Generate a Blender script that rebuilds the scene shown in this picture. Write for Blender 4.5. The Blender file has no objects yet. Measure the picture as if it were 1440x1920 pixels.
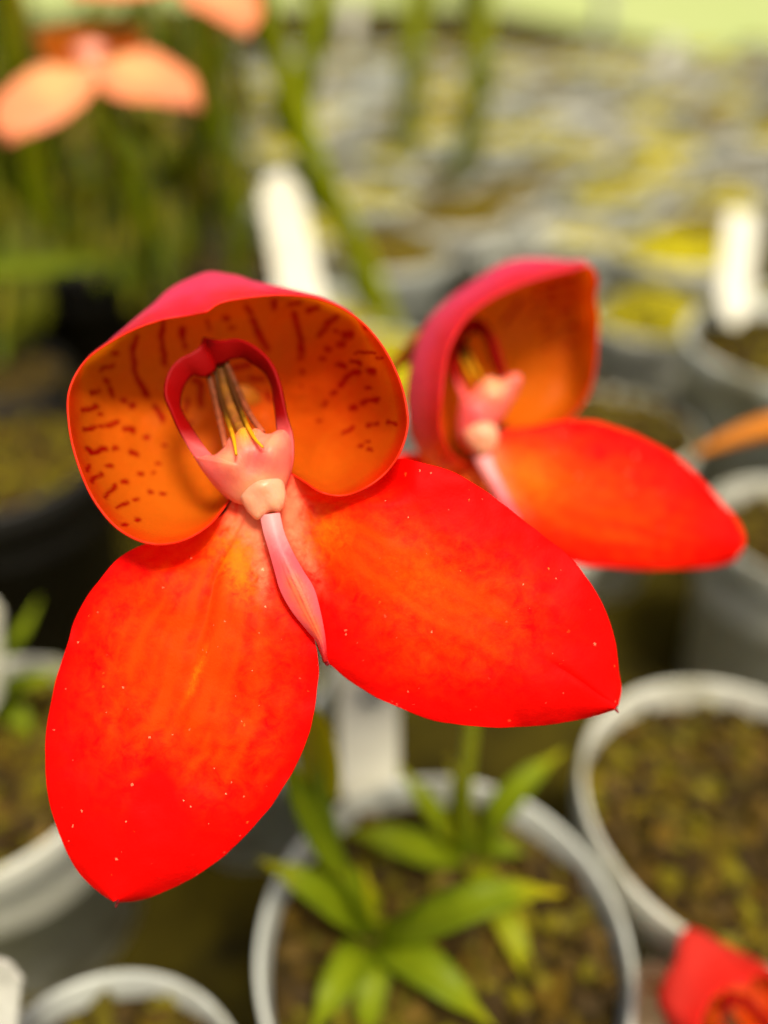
import bpy, math, random
import numpy as np
from mathutils import Vector, Matrix, noise as mnoise

# ------------------------------------------------------------------ camera, sky, sun, exposure
scene = bpy.context.scene
R = math.radians
F_PX, CX, CY = 1400.0, 720.0, 960.0          # focal length in pixels of the 1440 x 1920 photograph
PITCH = 36.0
CAM = np.array([0.0, 0.0, 0.332])
FWD = np.array([0.0, math.cos(R(PITCH)), -math.sin(R(PITCH))])
UP = np.array([0.0, math.sin(R(PITCH)), math.cos(R(PITCH))])
RIGHT = np.array([1.0, 0.0, 0.0])
D0 = 0.118                                    # depth of the front bloom
cd = bpy.data.cameras.new('camera')
cam = bpy.data.objects.new('camera', cd)
scene.collection.objects.link(cam)
cam.location = CAM
cam.rotation_euler = (R(90 - PITCH), 0, 0)
cd.sensor_fit = 'VERTICAL'
cd.sensor_height = 24.0
cd.lens = F_PX / 1920 * 24.0
cd.clip_start = 0.005
cd.clip_end = 400
cd.dof.use_dof = True
cd.dof.focus_distance = D0 - 0.0005
cd.dof.aperture_fstop = cd.lens * 0.001 / 0.0070
scene.camera = cam

SUN_EL, SUN_AZ = 69.0, 148.0                  # azimuth clockwise from +Y (the view direction)
world = bpy.data.worlds.new('World')
scene.world = world
world.use_nodes = True
wn = world.node_tree
bg = wn.nodes['Background']
sky = wn.nodes.new('ShaderNodeTexSky')
sky.sky_type = 'NISHITA'
sky.sun_disc = False
sky.sun_elevation = R(SUN_EL)
sky.sun_rotation = R(SUN_AZ)
sky.ozone_density = 0.3
sky.dust_density = 7.0
wn.links.new(sky.outputs['Color'], bg.inputs['Color'])
bg.inputs['Strength'].default_value = 0.095
sl = bpy.data.lights.new('sun', 'SUN')
sl.energy = 4.2
sl.angle = R(15.0)                       # shade netting of the greenhouse softens the sun
sl.color = (1.0, 0.93, 0.80)
sun = bpy.data.objects.new('sun', sl)
scene.collection.objects.link(sun)
sdir = Vector((math.sin(R(SUN_AZ)) * math.cos(R(SUN_EL)), math.cos(R(SUN_AZ)) * math.cos(R(SUN_EL)), math.sin(R(SUN_EL))))
sun.rotation_euler = sdir.to_track_quat('Z', 'Y').to_euler()
sun.location = (0, 0, 3)
vs = scene.view_settings
vs.view_transform = 'Standard'
vs.look = 'None'
vs.gamma = 1.0
vs.exposure = 0.2
scene.render.engine = 'CYCLES'
scene.cycles.use_denoising = True
scene.cycles.max_bounces = 5
scene.cycles.diffuse_bounces = 3
scene.cycles.glossy_bounces = 2
scene.cycles.use_adaptive_sampling = True
scene.cycles.adaptive_threshold = 0.03
scene.cycles.use_light_tree = False
scene.cycles.sample_clamp_indirect = 6.0

rnd = random.Random(7)
C = scene.collection

# ------------------------------------------------------------------ helpers
def at(px, py, depth):
    """world point seen at a photograph pixel at a given depth along the view axis"""
    return CAM + depth * (FWD + (px - CX) / F_PX * RIGHT - (py - CY) / F_PX * UP)

def on_plane(px, py, z):
    d = FWD + (px - CX) / F_PX * RIGHT - (py - CY) / F_PX * UP
    return CAM + d * ((z - CAM[2]) / d[2])

def hermite(pts, n=None, t=None, q=None):
    """cubic through pts (M,k...) ; knots t ; evaluated at q (or n even samples)"""
    P = np.asarray(pts, float)
    if t is None:
        d = np.linalg.norm(np.diff(P, axis=0).reshape(len(P) - 1, -1), axis=1) + 1e-9
        t = np.concatenate([[0], np.cumsum(d)])
        t = t / t[-1]
    t = np.asarray(t, float)
    if q is None:
        q = np.linspace(0, 1, n)
    h = np.diff(t)
    sh = (-1,) + (1,) * (P.ndim - 1)
    s = np.diff(P, axis=0) / h.reshape(sh)
    m = np.empty_like(P)
    m[0], m[-1] = s[0], s[-1]
    w0, w1 = h[1:].reshape(sh), h[:-1].reshape(sh)
    m[1:-1] = (s[:-1] * w0 + s[1:] * w1) / (w0 + w1)
    i = np.clip(np.searchsorted(t, q, side='right') - 1, 0, len(h) - 1)
    hh = h[i]
    u = (q - t[i]) / hh
    u, hh = u.reshape(sh), hh.reshape(sh)
    return ((2 * u**3 - 3 * u**2 + 1) * P[i] + (u**3 - 2 * u**2 + u) * hh * m[i]
            + (-2 * u**3 + 3 * u**2) * P[i + 1] + (u**3 - u**2) * hh * m[i + 1])

def knots(P):
    d = np.linalg.norm(np.diff(np.asarray(P, float), axis=0), axis=1) + 1e-9
    t = np.concatenate([[0], np.cumsum(d)])
    return t / t[-1]

def sstep(a, b, x):
    t = np.clip((x - a) / (b - a), 0, 1)
    return t * t * (3 - 2 * t)

def grid_faces(nr, nc, wrap=False):
    f = []
    for i in range(nr - 1):
        for j in range(nc if wrap else nc - 1):
            k = (j + 1) % nc
            f.append((i * nc + j, i * nc + k, (i + 1) * nc + k, (i + 1) * nc + j))
    return f

def mesh_data(name, V, Fc, col=None, smooth=True):
    me = bpy.data.meshes.new(name)
    me.from_pydata([tuple(v) for v in V], [], Fc)
    if col is not None:
        a = me.attributes.new('pig', 'FLOAT_COLOR', 'POINT')
        col = np.asarray(col, np.float32)
        if col.shape[1] == 3:
            col = np.hstack([col, np.ones((len(col), 1), np.float32)])
        a.data.foreach_set('color', col.ravel())
    if smooth:
        me.polygons.foreach_set('use_smooth', [True] * len(me.polygons))
    me.update()
    return me

def link(name, data, parent=None, loc=None, mats=()):
    o = bpy.data.objects.new(name, data)
    C.objects.link(o)
    if parent is not None:
        o.parent = parent
    if loc is not None:
        o.location = loc
    if data is not None:
        for m in mats:
            data.materials.append(m)
    return o

def tag(o, label=None, cat=None, group=None, kind=None):
    if label: o['label'] = label
    if cat: o['category'] = cat
    if group: o['group'] = group
    if kind: o['kind'] = kind
    return o

def thing(name, loc, label, cat, group=None):
    o = link(name, None, None, loc)
    o.empty_display_size = 0.01
    return tag(o, label, cat, group)

def wmesh(name, V, Fc, parent, base, mats, col=None, thick=None, offs=None, smooth=True):
    """mesh from world points under a thing whose origin is base"""
    me = mesh_data(name, np.asarray(V) - np.asarray(base), Fc, col, smooth)
    o = link(name, me, parent, None, mats)
    if thick:
        s = o.modifiers.new('thickness', 'SOLIDIFY')
        s.thickness = thick
        s.offset = 0
        if offs is not None:
            s.offset = -1
            s.material_offset = offs[0]
            s.material_offset_rim = offs[1]
    return o

def tube(path, radii, seg=12, n=30, cap=True):
    P = hermite(path, n)
    t = knots(path)
    rad = np.interp(np.linspace(0, 1, n), np.linspace(0, 1, len(radii)), radii)
    T = np.gradient(P, axis=0)
    T /= np.linalg.norm(T, axis=1)[:, None] + 1e-12
    ref = np.array([0.31, 0.12, 0.94])
    V = []
    a = np.linspace(0, 2 * math.pi, seg, endpoint=False)
    nrm = np.cross(T[0], ref)
    if np.linalg.norm(nrm) < 1e-3:
        nrm = np.cross(T[0], [1, 0, 0])
    for i in range(n):
        nrm = nrm - T[i] * np.dot(nrm, T[i])
        nrm /= np.linalg.norm(nrm)
        b = np.cross(T[i], nrm)
        for x in a:
            V.append(P[i] + rad[i] * (math.cos(x) * nrm + math.sin(x) * b))
    Fc = grid_faces(n, seg, True)
    if cap:
        Fc.append(tuple(range(seg))[::-1])
        Fc.append(tuple((n - 1) * seg + j for j in range(seg)))
    return np.array(V), Fc

# ------------------------------------------------------------------ materials
def new_mat(name):
    m = bpy.data.materials.new(name)
    m.use_nodes = True
    nt = m.node_tree
    for n in list(nt.nodes):
        nt.nodes.remove(n)
    return m, nt

def N(nt, typ, **kw):
    n = nt.nodes.new(typ)
    for k, v in kw.items():
        setattr(n, k, v)
    return n

def rgb(c):
    return (c[0], c[1], c[2], 1.0)

def mixc(nt, fac, a, b):
    n = N(nt, 'ShaderNodeMix', data_type='RGBA')
    if isinstance(fac, (int, float)): n.inputs['Factor'].default_value = fac
    else: nt.links.new(fac, n.inputs['Factor'])
    for s, v in (('A', a), ('B', b)):
        sock = [i for i in n.inputs if i.name == s and i.type == 'RGBA'][0]
        if isinstance(v, tuple): sock.default_value = rgb(v)
        else: nt.links.new(v, sock)
    return [o for o in n.outputs if o.type == 'RGBA'][0]

def noisef(nt, scale, detail=4, rough=0.55, lo=0.35, hi=0.65, vec=None, dist=0.0):
    n = N(nt, 'ShaderNodeTexNoise')
    n.inputs['Scale'].default_value = scale
    n.inputs['Detail'].default_value = detail
    n.inputs['Roughness'].default_value = rough
    n.inputs['Distortion'].default_value = dist
    if vec is None:
        tc = N(nt, 'ShaderNodeTexCoord')
        vec = tc.outputs['Object']
    nt.links.new(vec, n.inputs['Vector'])
    r = N(nt, 'ShaderNodeMapRange')
    r.inputs['From Min'].default_value = lo
    r.inputs['From Max'].default_value = hi
    nt.links.new(n.outputs[0], r.inputs['Value'])
    return r.outputs['Result']

def math_n(nt, op, a, b=None, clamp=False):
    n = N(nt, 'ShaderNodeMath', operation=op, use_clamp=clamp)
    for i, v in enumerate((a, b)):
        if v is None: continue
        if isinstance(v, (int, float)): n.inputs[i].default_value = v
        else: nt.links.new(v, n.inputs[i])
    return n.outputs[0]

def finish(nt, color, rough=0.5, spec=0.2, transl=0.0, tcol=None, bump=None, bstr=0.3, bdist=0.0004, sss=0.0, sheen=0.0):
    out = N(nt, 'ShaderNodeOutputMaterial')
    p = N(nt, 'ShaderNodeBsdfPrincipled')
    if isinstance(color, tuple): p.inputs['Base Color'].default_value = rgb(color)
    else: nt.links.new(color, p.inputs['Base Color'])
    if isinstance(rough, (int, float)): p.inputs['Roughness'].default_value = rough
    else: nt.links.new(rough, p.inputs['Roughness'])
    p.inputs['Specular IOR Level'].default_value = spec
    if sss:
        p.inputs['Subsurface Weight'].default_value = sss
        p.inputs['Subsurface Radius'].default_value = (0.0025, 0.0012, 0.0006)
        p.inputs['Subsurface Scale'].default_value = 1.0
    bn = None
    if bump is not None:
        b = N(nt, 'ShaderNodeBump')
        b.inputs['Strength'].default_value = bstr
        b.inputs['Distance'].default_value = bdist
        nt.links.new(bump, b.inputs['Height'])
        bn = b.outputs['Normal']
        nt.links.new(bn, p.inputs['Normal'])
    if transl:
        t = N(nt, 'ShaderNodeBsdfTranslucent')
        if tcol is None: tcol = color
        if isinstance(tcol, tuple): t.inputs['Color'].default_value = rgb(tcol)
        else: nt.links.new(tcol, t.inputs['Color'])
        mx = N(nt, 'ShaderNodeMixShader')
        mx.inputs['Fac'].default_value = transl
        nt.links.new(p.outputs[0], mx.inputs[1])
        nt.links.new(t.outputs[0], mx.inputs[2])
        nt.links.new(mx.outputs[0], out.inputs['Surface'])
    else:
        nt.links.new(p.outputs[0], out.inputs['Surface'])

def pigment_mat(name, base, cols, nscale=180, namp=0.8, transl=0.0, rough=0.5, spec=0.15, specks=None, bump=0.25, tmul=None, fine=0.0, sss=0.0):
    """tissue colour = base, mixed towards cols[k] by channel k of the pigment attribute, broken up by noise"""
    m, nt = new_mat(name)
    at_ = N(nt, 'ShaderNodeAttribute', attribute_name='pig')
    sep = N(nt, 'ShaderNodeSeparateColor')
    nt.links.new(at_.outputs['Color'], sep.inputs[0])
    col = base
    for k, c in enumerate(cols):
        if c is None: continue
        nz = noisef(nt, nscale * (1.0 + 0.6 * k), 5, 0.66, 0.28, 0.72, dist=0.4)
        fac = sep.outputs[k]
        if namp:
            # threshold-like breakup: fac + (noise-0.5)*amp*4*fac*(1-fac)
            inv = math_n(nt, 'SUBTRACT', 1.0, fac)
            mid = math_n(nt, 'MULTIPLY', math_n(nt, 'MULTIPLY', fac, inv), 4.0 * namp)
            fac = math_n(nt, 'ADD', fac, math_n(nt, 'MULTIPLY', math_n(nt, 'SUBTRACT', nz, 0.5), mid), True)
        col = mixc(nt, fac, col, c)
    if fine:
        v = noisef(nt, 2600, 3, 0.6, 0.3, 0.7)
        hsv = N(nt, 'ShaderNodeHueSaturation')
        nt.links.new(math_n(nt, 'ADD', 1.0 - fine * 0.5, math_n(nt, 'MULTIPLY', v, fine)), hsv.inputs['Value'])
        if isinstance(col, tuple): hsv.inputs['Color'].default_value = rgb(col)
        else: nt.links.new(col, hsv.inputs['Color'])
        col = hsv.outputs[0]
    if specks:
        for sc, rad, keep, sc_col in specks:
            vo = N(nt, 'ShaderNodeTexVoronoi')
            vo.inputs['Scale'].default_value = sc
            tc = N(nt, 'ShaderNodeTexCoord')
            # wobble so that the specks are not round dots
            nn = N(nt, 'ShaderNodeTexNoise')
            nn.inputs['Scale'].default_value = sc * 3
            nt.links.new(tc.outputs['Object'], nn.inputs['Vector'])
            vm = N(nt, 'ShaderNodeVectorMath', operation='SCALE')
            vm.inputs['Scale'].default_value = 0.55 / sc
            nt.links.new(nn.outputs['Color'], vm.inputs[0])
            va = N(nt, 'ShaderNodeVectorMath', operation='ADD')
            nt.links.new(tc.outputs['Object'], va.inputs[0])
            nt.links.new(vm.outputs[0], va.inputs[1])
            nt.links.new(va.outputs[0], vo.inputs['Vector'])
            sp = N(nt, 'ShaderNodeSeparateColor')
            nt.links.new(vo.outputs['Color'], sp.inputs[0])
            size = math_n(nt, 'MULTIPLY', sp.outputs[1], rad)
            d = math_n(nt, 'LESS_THAN', vo.outputs['Distance'], size)
            k = math_n(nt, 'LESS_THAN', sp.outputs[0], keep)
            f = math_n(nt, 'MULTIPLY', math_n(nt, 'MULTIPLY', d, k), math_n(nt, 'ADD', 0.35, math_n(nt, 'MULTIPLY', sp.outputs[2], 0.6)))
            f = math_n(nt, 'MULTIPLY', f, noisef(nt, 75, 2, 0.5, 0.42, 0.62))
            col = mixc(nt, f, col, sc_col)
    b1 = noisef(nt, 1500, 2, 0.6, 0.0, 1.0)
    b2 = noisef(nt, 220, 1, 0.5, 0.0, 1.0)
    bh = math_n(nt, 'ADD', math_n(nt, 'MULTIPLY', b1, 0.25), b2)
    tc_ = col
    if tmul is not None:
        tc_ = mixc(nt, tmul[0], col, tmul[1])
    finish(nt, col, rough, spec, transl, tc_, bh, bump, 0.0009, sss)
    return m

M = {}
SPECK = [(420, 0.14, 0.035, (0.95, 0.34, 0.10)), (1100, 0.26, 0.10, (0.95, 0.40, 0.20)), (700, 0.2, 0.06, (0.95, 0.25, 0.03))]
M['sepal'] = pigment_mat('sepal_red', (0.84, 0.0015, 0.001), [(0.88, 0.046, 0.001), (0.88, 0.22, 0.10), (0.90, 0.16, 0.003)], 330, 0.85, 0.10, 0.6, 0.05, SPECK, 0.30, None, 0.08)
M['sepal_edge'] = pigment_mat('sepal_edge_pink', (0.84, 0.045, 0.09), [], transl=0.2, spec=0.15)
M['hood_in'] = pigment_mat('hood_orange', (0.90, 0.28, 0.010), [(0.86, 0.035, 0.003), (0.90, 0.37, 0.014), (0.56, 0.003, 0.002)], 260, 0.3, 0.80, 0.45, 0.15, None, 0.3, None, 0.10)
M['hood_out'] = pigment_mat('hood_rose', (0.88, 0.040, 0.16), [(0.82, 0.01, 0.03)], 200, 0.7, 0.52, 0.5, 0.25, [(900, 0.2, 0.05, (0.95, 0.35, 0.3))], 0.35, (0.95, (0.98, 0.75, 0.10)))
M['hood_rim'] = pigment_mat('hood_rim_red', (0.85, 0.03, 0.006), [], transl=0.3)
M['coral'] = pigment_mat('hood_coral', (0.80, 0.045, 0.028), [(0.78, 0.02, 0.01)], 120, 0.7, 0.4)
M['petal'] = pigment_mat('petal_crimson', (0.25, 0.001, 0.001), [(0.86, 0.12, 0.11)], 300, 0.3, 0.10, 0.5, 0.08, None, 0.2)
M['column'] = pigment_mat('column_pink', (0.86, 0.15, 0.11), [(0.90, 0.40, 0.17), (0.90, 0.36, 0.02), (0.86, 0.10, 0.11)], 300, 0.3, 0.1, 0.42, 0.25, None, 0.3, None, 0.0, 0.6)
M['stigma'] = pigment_mat('stigma_cream', (0.88, 0.38, 0.21), [(0.88, 0.28, 0.15)], 300, 0.3, 0.1, 0.34, 0.35, None, 0.3, None, 0.0, 0.6)
M['lip'] = pigment_mat('lip_pink', (0.86, 0.085, 0.10), [(0.88, 0.32, 0.30), (0.88, 0.12, 0.03), (0.62, 0.012, 0.012)], 260, 0.5, 0.12, 0.45, 0.2, None, 0.3)
M['anther'] = pigment_mat('anther_brown', (0.05, 0.014, 0.001), [(0.72, 0.32, 0.006), (0.42, 0.09, 0.035)], 500, 0.6, 0.0, 0.5, 0.12, None, 0.4)
M['tip'] = pigment_mat('sepal_point_maroon', (0.35, 0.02, 0.03), [], spec=0.2)
M['spur'] = pigment_mat('spur_orange_brown', (0.55, 0.17, 0.01), [], transl=0.15)
# salmon bloom palette
M['s_sepal'] = pigment_mat('salmon_sepal', (0.88, 0.28, 0.12), [(0.90, 0.44, 0.17), (0.88, 0.40, 0.28), (0.92, 0.50, 0.18)], 150, 0.8, 0.2)
M['s_hood_in'] = pigment_mat('salmon_hood_inside', (0.82, 0.42, 0.04), [(0.82, 0.36, 0.05), (0.88, 0.48, 0.06), (0.7, 0.2, 0.03)], 260, 0.5, 0.42)
M['s_hood_out'] = pigment_mat('salmon_hood_outside', (0.86, 0.42, 0.12), [(0.85, 0.38, 0.08)], 200, 0.6, 0.6)
M['s_col'] = pigment_mat('salmon_column', (0.86, 0.33, 0.24), [(0.88, 0.45, 0.25), (0.9, 0.5, 0.1), (0.86, 0.3, 0.2)], 300, 0.3, 0.12)
M['s_petal'] = pigment_mat('salmon_petal', (0.75, 0.20, 0.05), [(0.86, 0.33, 0.22)], 300, 0.3, 0.2)
M['leaf'] = pigment_mat('leaf_green', (0.13, 0.18, 0.003), [(0.60, 0.48, 0.006), (0.25, 0.31, 0.006), (0.20, 0.06, 0.01)], 90, 0.6, 0.35, 0.5, 0.15, None, 0.3)
M['leaf_dim'] = pigment_mat('leaf_olive_shaded', (0.06, 0.066, 0.0015), [(0.30, 0.23, 0.003), (0.15, 0.16, 0.002), None], 90, 0.6, 0.25, 0.5, 0.2, None, 0.3)  # darker copy of the leaf green, thicket shade put into its colour
M['stem'] = pigment_mat('stem_green', (0.12, 0.17, 0.005), [(0.50, 0.27, 0.006), (0.25, 0.05, 0.02)], 120, 0.6, 0.1, 0.4, 0.35, None, 0.3)
M['stalk'] = pigment_mat('stalk_bright_green', (0.48, 0.55, 0.008), [(0.58, 0.54, 0.01)], 60, 0.7, 0.45, 0.45, 0.3, None, 0.3)

def simple_mat(name, c1, c2, scale, rough=0.5, spec=0.3, c3=None, s3=20, bstr=0.3, bdist=0.0006, lo=0.35, hi=0.65):
    m, nt = new_mat(name)
    f = noisef(nt, scale, 6, 0.6, lo, hi)
    col = mixc(nt, f, c1, c2)
    if c3 is not None:
        f3 = noisef(nt, s3, 5, 0.6, 0.52, 0.68)
        col = mixc(nt, f3, col, c3)
    finish(nt, col, rough, spec, 0.0, None, noisef(nt, scale * 4, 4, 0.6, 0, 1), bstr, bdist)
    return m

M['pot'] = simple_mat('pot_grey_white_plastic', (0.58, 0.57, 0.44), (0.66, 0.65, 0.53), 30, 0.45, 0.4, (0.27, 0.25, 0.14), 28)
M['pot2'] = simple_mat('pot_pale_grey_plastic', (0.55, 0.57, 0.48), (0.64, 0.65, 0.55), 30, 0.45, 0.4, (0.28, 0.26, 0.16), 22)
M['pot3'] = simple_mat('pot_silver_grey_plastic', (0.44, 0.46, 0.38), (0.58, 0.60, 0.50), 18, 0.4, 0.4, (0.20, 0.20, 0.10), 16)
M['blackpot'] = simple_mat('pot_black_plastic', (0.012, 0.011, 0.009), (0.022, 0.02, 0.015), 40, 0.5, 0.35)
M['tagw'] = simple_mat('label_white_plastic', (0.60, 0.57, 0.43), (0.68, 0.65, 0.50), 60, 0.35, 0.4)
M['tagg'] = simple_mat('label_weathered_plastic', (0.60, 0.57, 0.48), (0.72, 0.70, 0.60), 40, 0.4, 0.4, (0.42, 0.40, 0.33), 60)
M['pencil'] = simple_mat('pencil_grey', (0.16, 0.17, 0.15), (0.22, 0.22, 0.20), 300)
M['cream'] = simple_mat('label_cream_plastic', (0.74, 0.62, 0.38), (0.68, 0.55, 0.33), 30, 0.5, 0.3, (0.25, 0.17, 0.08), 60)
M['ground'] = simple_mat('bench_mat_olive', (0.022, 0.016, 0.001), (0.060, 0.046, 0.002), 14, 0.9, 0.1, (0.008, 0.006, 0.001), 25)
M['lawn'] = simple_mat('grass_pale', (0.34, 0.40, 0.13), (0.40, 0.43, 0.17), 1.2, 0.9, 0.1, (0.28, 0.37, 0.10), 0.7)
M['post'] = simple_mat('post_white', (0.6, 0.62, 0.55), (0.7, 0.7, 0.6), 5)

def soil_mat(name, cols, scale):
    m, nt = new_mat(name)
    f1 = noisef(nt, scale, 6, 0.65, 0.40, 0.60)
    f2 = noisef(nt, scale * 2.7, 5, 0.65, 0.48, 0.62)
    col = mixc(nt, f2, mixc(nt, f1, cols[0], cols[1]), cols[2])
    finish(nt, col, 0.85, 0.15, 0, None, noisef(nt, scale * 6, 2, 0.7, 0, 1), 0.8, 0.002)
    return m
M['soil'] = soil_mat('potting_soil', [(0.014, 0.008, 0.001), (0.035, 0.020, 0.002), (0.085, 0.055, 0.003)], 70)
M['moss'] = soil_mat('moss_olive', [(0.045, 0.034, 0.001), (0.14, 0.11, 0.002), (0.26, 0.21, 0.003)], 45)
M['moss_far'] = soil_mat('moss_yellow', [(0.06, 0.045, 0.001), (0.30, 0.25, 0.001), (0.48, 0.41, 0.002)], 26)
M['moss_brown'] = soil_mat('moss_brown', [(0.035, 0.022, 0.002), (0.09, 0.062, 0.002), (0.16, 0.115, 0.003)], 50)
M['chip'] = pigment_mat('bark_chip', (0.025, 0.013, 0.001), [(0.11, 0.062, 0.002), (0.17, 0.14, 0.002), (0.22, 0.14, 0.03)], 400, 0.3, 0, 0.75, 0.2)

# ------------------------------------------------------------------ setting
def sheet(name, pts, z, mat):
    me = mesh_data(name, [(x, y, z) for x, y in pts], [tuple(range(len(pts)))], smooth=False)
    o = link(name, me, None, None, [mat])
    o['kind'] = 'structure'
    return o
sheet('ground', [(-60, -3), (60, -3), (60, 120), (-60, 120)], -0.004, M['lawn'])
bench_far = [on_plane(900, 12, 0.0), on_plane(1500, 165, 0.0)]
sheet('bench_matting', [(-1.2, -0.4), (1.4, -0.4), (bench_far[1][0] + 0.3, bench_far[1][1] - 0.05), (bench_far[0][0] * 1.0, bench_far[0][1]), (-3.0, 11.0), (-3.0, 1.0)], 0.0, M['ground'])

# ------------------------------------------------------------------ the bloom, built piece by piece in its own frame
# frame of a bloom: x right, y up, z towards the viewer, metres, origin where lip and column meet
OX, OY = 480.0, 950.0
class Bloom:
    def __init__(self, d0, ox, oy):
        self.d0, self.ox, self.oy = d0, ox, oy
        self.pieces = []
    def loc(self, A):
        A = np.asarray(A, float)
        d = self.d0 - A[..., 2] * 0.001
        x = (A[..., 0] - CX) / F_PX * d - (self.ox - CX) / F_PX * self.d0
        y = -(A[..., 1] - CY) / F_PX * d + (self.oy - CY) / F_PX * self.d0
        return np.stack([x, y, A[..., 2] * 0.001], -1)
    def add(self, name, A, Fc, mats, col=None, thick=None, offs=None, parent=None, raw=False):
        V = A if raw else self.loc(A)
        self.pieces.append(dict(name=name, V=np.asarray(V).reshape(-1, 3), F=Fc, mats=mats, col=col, thick=thick, offs=offs, parent=parent))
    def origin(self):
        return at(self.ox, self.oy, self.d0)

def blob(A, x, y, s, a=1.0, sy=None, rot=0):
    dx, dy = A[..., 0] - x, A[..., 1] - y
    if rot:
        c, n = math.cos(R(rot)), math.sin(R(rot))
        dx, dy = dx * c + dy * n, -dx * n + dy * c
    return a * np.exp(-0.5 * ((dx / s) ** 2 + (dy / (sy or s)) ** 2))

def seg_dist(A, pts):
    d = None
    pts = [np.array(p, float) for p in pts]
    if len(pts) == 1:
        pts = [pts[0] + (-3, 0), pts[0] + (3, 0)]
    for a, b in zip(pts[:-1], pts[1:]):
        ab = b - a
        t = np.clip(((A[..., 0] - a[0]) * ab[0] + (A[..., 1] - a[1]) * ab[1]) / (ab @ ab + 1e-9), 0, 1)
        q = np.hypot(A[..., 0] - a[0] - t * ab[0], A[..., 1] - a[1] - t * ab[1])
        d = q if d is None else np.minimum(d, q)
    return d

def noise2(A, s, seed=0):
    fl = A.reshape(-1, A.shape[-1])
    r = np.array([mnoise.noise((p[0] * s + seed, p[1] * s, seed * 1.7)) for p in fl])
    return r.reshape(A.shape[:-1])

def hood(B, rim, crown, centre, lam, dzs, nu, nv, dashes, backlines, wob=1.0, deep=None, red=None, yellow=None):
    """hood: rings of (px,py,dz) lofted from the rim inwards; crown gives the outline behind the top of the rim"""
    rim = np.array(rim, float)
    t = knots(rim[:, :2])
    rings = [rim]
    for k, (l, dz) in enumerate(zip(lam, dzs)):
        r = rim.copy()
        r[:, 0] += (centre[0] - rim[:, 0]) * l
        r[:, 1] += (centre[1] - rim[:, 1]) * l
        r[:, 2] = rim[:, 2] * (1 - l) + dz
        if k == 0:
            for i, p in crown.items():
                r[i] = p
        elif k == 1:
            for i, p in crown.items():
                r[i, 1] = r[i, 1] * 0.55 + p[1] * 0.45
                r[i, 0] = r[i, 0] * 0.7 + p[0] * 0.3
                r[i, 2] = min(r[i, 2], p[2] - 4)
        rings.append(r)
    q = np.linspace(0, 1, nu)
    lines = np.stack([hermite(r, t=t, q=q) for r in rings])           # K, nu, 3
    vk = np.linspace(0, 1, len(rings))
    vk = np.array([0, 0.13, 0.42, 0.72, 1.0])[:len(rings)]
    qv = np.linspace(0, 1, nv)
    A = hermite(lines, t=vk, q=qv)                                    # nv, nu, 3
    # slight waviness of the tissue
    w = noise2(A[..., :2], 0.016, 3) * 1.3 * wob + noise2(A[..., :2], 0.05, 9) * 0.25 * wob
    A[..., 2] += w * np.linspace(0.5, 1, nv)[:, None]
    vv = np.repeat(qv[:, None], nu, 1)
    jit = A[..., :2].copy()
    jit[..., 0] += noise2(A[..., :2], 0.07, 21) * 4.0
    jit[..., 1] += noise2(A[..., :2], 0.07, 33) * 4.0
    spots = np.zeros(A.shape[:2])
    amp = 0.72 + 0.6 * noise2(A[..., :2], 0.06, 5)
    for pts, wd in dashes:
        d = seg_dist(jit, pts)
        spots = np.maximum(spots, (1 - sstep(wd * 0.12, wd * 0.72, d)) * np.clip(amp * 1.5 + 0.25, 0, 1))
    spots *= (vv < 0.55)
    for pts, wd in backlines:
        d = seg_dist(jit, pts)
        spots = np.maximum(spots, (1 - sstep(wd * 0.2, wd * 0.7, d)) * (vv > 0.35) * 0.9)
    redm = (1 - sstep(0.015, 0.11, vv)) * 0.9
    if red is not None:
        redm = np.maximum(redm, red(A, vv))
    yel = np.zeros_like(spots) if yellow is None else yellow(A, vv)
    col = np.stack([redm, yel, spots], -1).reshape(-1, 3)
    Fc = [f[::-1] for f in grid_faces(nv, nu)]
    B.add('hood', A.reshape(-1, 3), Fc, ['hood_in', 'hood_out', 'hood_rim'], col, 0.00032, (1, 2))

def sepal(B, e1, e2, tip, nt_, ns, zf, colf, z0=0.0, name='lateral_sepal', notch=None):
    """blade between two edge curves running base -> tip"""
    E1 = hermite(np.array(list(e1) + [tip], float), nt_)
    E2 = hermite(np.array(list(e2) + [tip], float), nt_)
    s = np.linspace(-1, 1, ns)
    s = np.sign(s) * (1 - (1 - np.abs(s)) ** 1.15)
    tt = np.linspace(0, 1, nt_)
    A = np.zeros((nt_, ns, 3))
    f = (s + 1) / 2
    A[..., :2] = E1[:, None, :2] * (1 - f)[None, :, None] + E2[:, None, :2] * f[None, :, None]
    S, T = np.meshgrid(s, tt)
    ew = np.abs(S) ** 6
    A[..., 0] += ew * (noise2(A[..., :2], 0.014, 14) * 2.0 + noise2(A[..., :2], 0.06, 15) * 0.35)
    A[..., 1] += ew * (noise2(A[..., :2], 0.014, 24) * 2.0 + noise2(A[..., :2], 0.06, 25) * 0.35)
    A[..., 2] = zf(S, T, A) + ew * noise2(A[..., :2], 0.02, 44) * 0.9
    A[..., 2] += noise2(A[..., :2], 0.012, 4) * 0.7 + noise2(A[..., :2], 0.035, 8) * 0.16
    col = colf(S, T, A)
    wv = 0.5 * noise2(A[..., :2], 0.012, 52)
    vein = np.abs(np.sin(S * 9.0 + wv)) ** 6 * 0.6 + np.abs(np.sin(S * 21.0 + 1.7 * wv + T * 4)) ** 4 * 0.5
    col[..., 0] = np.clip(col[..., 0] * (0.74 + 0.42 * vein), 0, 1)
    col = col.reshape(-1, 3)
    B.add(name, A.reshape(-1, 3), grid_faces(nt_, ns), ['sepal', 'sepal_edge'], col, 0.00055, (0, 1))
    return A

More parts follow.
